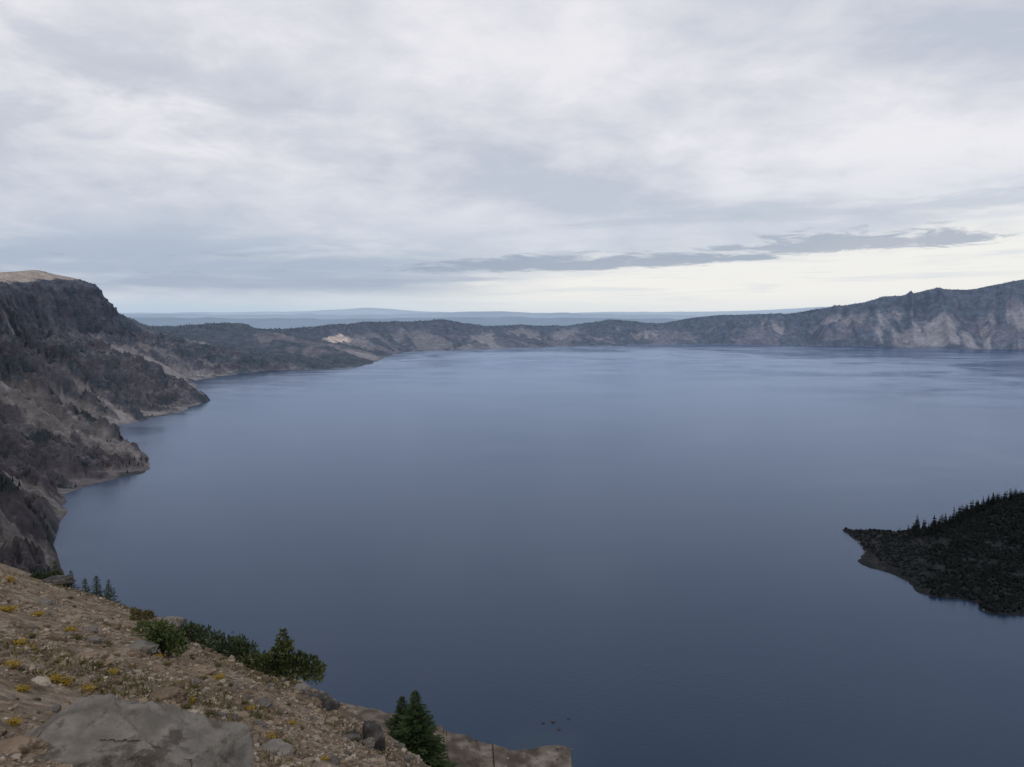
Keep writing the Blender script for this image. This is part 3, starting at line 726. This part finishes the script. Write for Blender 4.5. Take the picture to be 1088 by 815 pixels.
rubble(Xw[cb[:, 0], cb[:, 1]]+rng.normal(0, 1.8, 900), Yw[cb[:, 0], cb[:, 1]]+rng.normal(0, 1.8, 900), Zw[cb[:, 0], cb[:, 1]], np.minimum(rng.lognormal(math.log(.4), .5, 900), 1.4),
       np.array([[.085, .074, .064], [.13, .11, .092], [.20, .175, .15], [.055, .048, .042]]), m_gr, 'beach_rubble', 'small dark and pale rubble along the low beach')

# ------------------------------------------------------------------ shrubs and plants
m_stem = mat_noise('twig', (.06, .045, .035), (.11, .085, .065), 12, rough=.95)
m_shA = mat_noise('shrub_leaf', (.030, .048, .014), (.075, .098, .026), 4, rough=.7, spec=.3)
m_shB = mat_noise('dark_shrub_leaf', (.018, .030, .012), (.050, .070, .024), 3, rough=.75, spec=.3)
m_shC = mat_noise('olive_pine_leaf', (.024, .038, .013), (.080, .090, .026), 2.5, rough=.75, spec=.3)
m_yel = mat_noise('yellow_plant', (.27, .175, .022), (.40, .275, .045), 6, (.16, .125, .035), 9, rough=.85)
m_olv = mat_noise('ochre_plant', (.075, .068, .028), (.14, .115, .045), 6, (.055, .055, .022), 9, rough=.8)
def shrub(u, v_, lobes, n, leaf, mat, label, seed, name='shrub', cat='shrub'):
    """lobes: (x, y, z, radius) in metres from the base; leaves fill the lobes' volumes"""
    x, y, z, tt = on_hill(u, v_); g = np.random.default_rng(seed)
    root = empty(name, (x, y, z-.05))
    for (lx, ly, lz, lr) in lobes:
        sv, sf = tube([(lx*.2, ly*.2, -.15), (lx*.6+g.uniform(-.05, .05), ly*.6, lz*.55), (lx, ly, lz+lr*.4)], [.035*lr+.012, .02*lr+.008, .004], 5)
        mesh_obj('stem', sv, sf, m_stem, root)
    L = np.array(lobes); w = L[:, 3]**2; k_ = g.choice(len(L), n, p=w/w.sum())
    dv = g.normal(size=(n, 3)); dv /= np.linalg.norm(dv, axis=1)[:, None]
    clump = fbm(dv[:, 0]*2.5+k_*3.1, dv[:, 1]*2.5, dv[:, 2]*2.5, o=2, s=seed % 40)
    rad = L[k_, 3]*g.uniform(.25, 1.0, n)**.5*(1+.7*clump)
    p = L[k_, :3]+dv*rad[:, None]*np.array([1, 1, .85])
    p[:, 2] = np.maximum(p[:, 2], -.1)
    dr_ = dv+g.normal(0, .5, (n, 3))+np.array([0, 0, .5])
    ll = leaf*g.uniform(.6, 1.4, n)
    V, Fc = quads_mesh(kites(p, dr_, ll, ll*.42, g.normal(size=(n, 3))))
    mesh_obj('foliage', V, Fc, mat, root)
    return tag(root, label, cat)
def blob(seed, w, h, k_):
    g = np.random.default_rng(seed); o_ = []
    for i in range(k_):
        a_ = g.uniform(0, 6.28); rr = w*.5*math.sqrt(g.uniform(0, .95)); lr = g.uniform(.18, .32)*min(w, 2*h)
        o_.append((rr*math.cos(a_), rr*math.sin(a_)*.7, max(.1, h*g.uniform(.35, 1)-lr*.6), lr))
    return o_
shrub(174, 696, blob(1, .9, .85, 7), 2400, .10, m_shA, 'round bright green shrub alone on the gravel', 501)
shrub(207, 684, blob(2, 2.0, .62, 8), 2200, .12, m_shB, 'left dark green shrub in the row along the slope edge', 502)
shrub(240, 697, blob(3, 1.5, .65, 7), 1900, .12, m_shB, 'right dark green shrub in the row beside the big bush', 503)
big_l = [(-1.1, 0, .2, .30), (-.7, .2, .32, .34), (-.25, -.1, .34, .40), (.15, .1, .38, .40), (.5, -.05, .36, .38), (.95, .1, .30, .32), (.0, .05, .68, .22), (.2, 0, .92, .18), (.34, .05, 1.0, .12), (.2, 0, 1.18, .13), (.24, 0, 1.36, .08), (.65, .05, .58, .18), (-.5, -.1, .55, .15), (1.1, -.1, .2, .26)]
shrub(294, 719, big_l, 5000, .12, m_shC, 'big olive green bush with an upright leader at the slope edge', 504, 'bush', 'bush')
shrub(264, 706, blob(5, .9, .5, 5), 1300, .11, m_shB, 'small dark shrub joining the left of the big bush', 505)
shrub(45, 612, blob(6, 1.5, .5, 6), 1100, .14, m_shB, 'low dark shrub on the far left skyline of the slope', 506)
shrub(142, 658, blob(7, 1.5, .3, 7), 1000, .12, m_olv, 'ochre low shrub on the slope skyline left of the dark shrubs', 507)
def yellow_mesh(seed, n=110):
    g = np.random.default_rng(seed)
    rt = np.column_stack([g.normal(0, .06, n), g.normal(0, .06, n), np.zeros(n)-.02])
    dv = np.column_stack([g.normal(0, .55, n), g.normal(0, .55, n), np.ones(n)]); ll = g.uniform(.12, .3, n)
    Q1 = kites(rt, dv, ll, ll*.10+.008, g.normal(size=(n, 3)))
    tips = Q1[:, 2]; n2_ = n*2
    Q2 = kites(np.repeat(tips, 2, 0)+g.normal(0, .012, (n2_, 3)), g.normal(size=(n2_, 3))+[0, 0, .6], g.uniform(.03, .065, n2_), g.uniform(.02, .045, n2_), g.normal(size=(n2_, 3)))
    return quads_mesh(np.concatenate([Q1, Q2]))
yp = [yellow_mesh(600+i) for i in range(3)]; yfirst = {}
def yplant(u, v_, s_, yellow):
    x, y, z, tt = on_hill(u, v_); i = random.randrange(3); key = (i, yellow)
    if key in yfirst: o = yfirst[key].copy(); COL.objects.link(o)
    else: o = mesh_obj('yellow_plant' if yellow else 'ochre_plant', yp[i][0], yp[i][1], m_yel if yellow else m_olv); yfirst[key] = o
    s_ *= .46
    o.location = (x, y, z); o.scale = (s_*1.25, s_*1.25, s_*.85); o.rotation_euler = (0, 0, random.uniform(0, 6.28))
    if yellow: tag(o, 'small yellow plant tuft growing in the gravel', 'plant', 'yellow plant tufts on the gravel')
    else: tag(o, 'small dull ochre plant tuft growing in the gravel', 'plant', 'ochre plant tufts on the gravel')
for (u, v_, s_) in [(12, 710, 1.0), (20, 686, 1.1), (58, 725, .9), (30, 690, .8), (92, 735, .9), (105, 704, .9), (120, 716, .8), (168, 700, .9), (200, 748, 1.0), (288, 785, .8), (345, 808, .6), (8, 650, 1.4), (40, 655, 1.2), (75, 672, 1.2), (110, 812, .5), (24, 735, .8), (232, 722, 1.1), (10, 618, 1.6), (190, 745, .8), (70, 728, .9), (15, 770, .6), (310, 770, .7), (265, 755, .8)]:
    yplant(u, v_, s_, True)
for _ in range(32):
    u = random.uniform(0, 330); v0 = np.interp(u, [0, 60, 130, 200, 250, 330], [610, 622, 652, 679, 704, 750])
    yplant(u, random.uniform(v0, min(v0+85, 800)), random.uniform(.5, 1.1), False)
NGr = 4200
a = np.radians(rng.uniform(-34, -8, NGr*8)); r = np.exp(rng.uniform(math.log(11), math.log(48), NGr*8)); x, y = r*np.sin(a), r*np.cos(a)
gmask = (fbm(x/3+9, y/3, o=4, s=91) > .14+rng.uniform(-.12, .2, len(x))) & (edge_e(x, y) < 1.4) & (edge_e(x, y) > -10)
x, y, r = x[gmask][:NGr], y[gmask][:NGr], r[gmask][:NGr]; n = len(x)
dv = rng.normal(0, .6, (n, 3)); dv[:, 2] = 1
ll = rng.uniform(.05, .13, n)*(r/14)**.4
V, Fc = quads_mesh(kites(np.stack([x, y, hill(x, y)-.01], 1), dv, ll, ll*.3, rng.normal(size=(n, 3))))
tag(mesh_obj('grass', V, Fc, mat_noise('dry_grass', (.065, .060, .024), (.13, .10, .04), .8, rough=.85)), 'low olive and straw coloured grass on the upper hillside', 'grass', kind='stuff')

# ------------------------------------------------------------------ foreground firs
def ground_fir(u, vtop, t0, h_min, slim, seed, label, nt=36, group=None, pw=.85):
    t1 = t0
    while True:
        top = P(u, vtop, t1); z0 = float(hill(top[0], top[1]))-.1
        if top[2]-z0 >= h_min or t1 > t0*1.8: break
        t1 += .25
    h = top[2]-z0
    return tag(fir_tree('fir_tree', (top[0], top[1], z0), h, h*slim, seed, nt, pw), label, 'fir tree', group)
ground_fir(441, 734, 20, 4.6, .38, 701, 'taller dark green fir rising over the slope edge beside the beach', 68, pw=.92)
ground_fir(427, 740, 20, 4.4, .36, 702, 'shorter dark green fir directly left of the taller one', 64, pw=.92)
for i, (u, vt, lb) in enumerate([(58, 596, 'leftmost small conifer peeking over the slope edge'), (75, 606, 'second small conifer from the left on the slope edge'), (90, 614, 'middle small conifer of the row on the slope edge'), (102, 611, 'fourth small slim conifer from the left on the slope edge'), (115, 616, 'rightmost small conifer on the slope edge')]):
    ground_fir(u, vt, 48, 4.4, .28, 710+i, lb, 40, pw=1.0)

for i, (u, v_, s_, lb) in enumerate([(577, 768, 1.2, 'leftmost dark rock breaking the water off the beach'), (588, 767, 1.6, 'middle dark rock breaking the water off the beach'), (604, 764, 1.2, 'rightmost dark rock breaking the water off the beach'), (594, 775, 1.3, 'nearest dark rock in the water by the beach tip')]):
    V, Fc = rock_mesh(800+i, 3, (1.2*s_, s_, .8*s_)); gxy = G(u, v_)
    o = mesh_obj('shore_rock', V, Fc, m_rockd); o.location = (gxy[0], gxy[1], .1); tag(o, lb, 'rock')
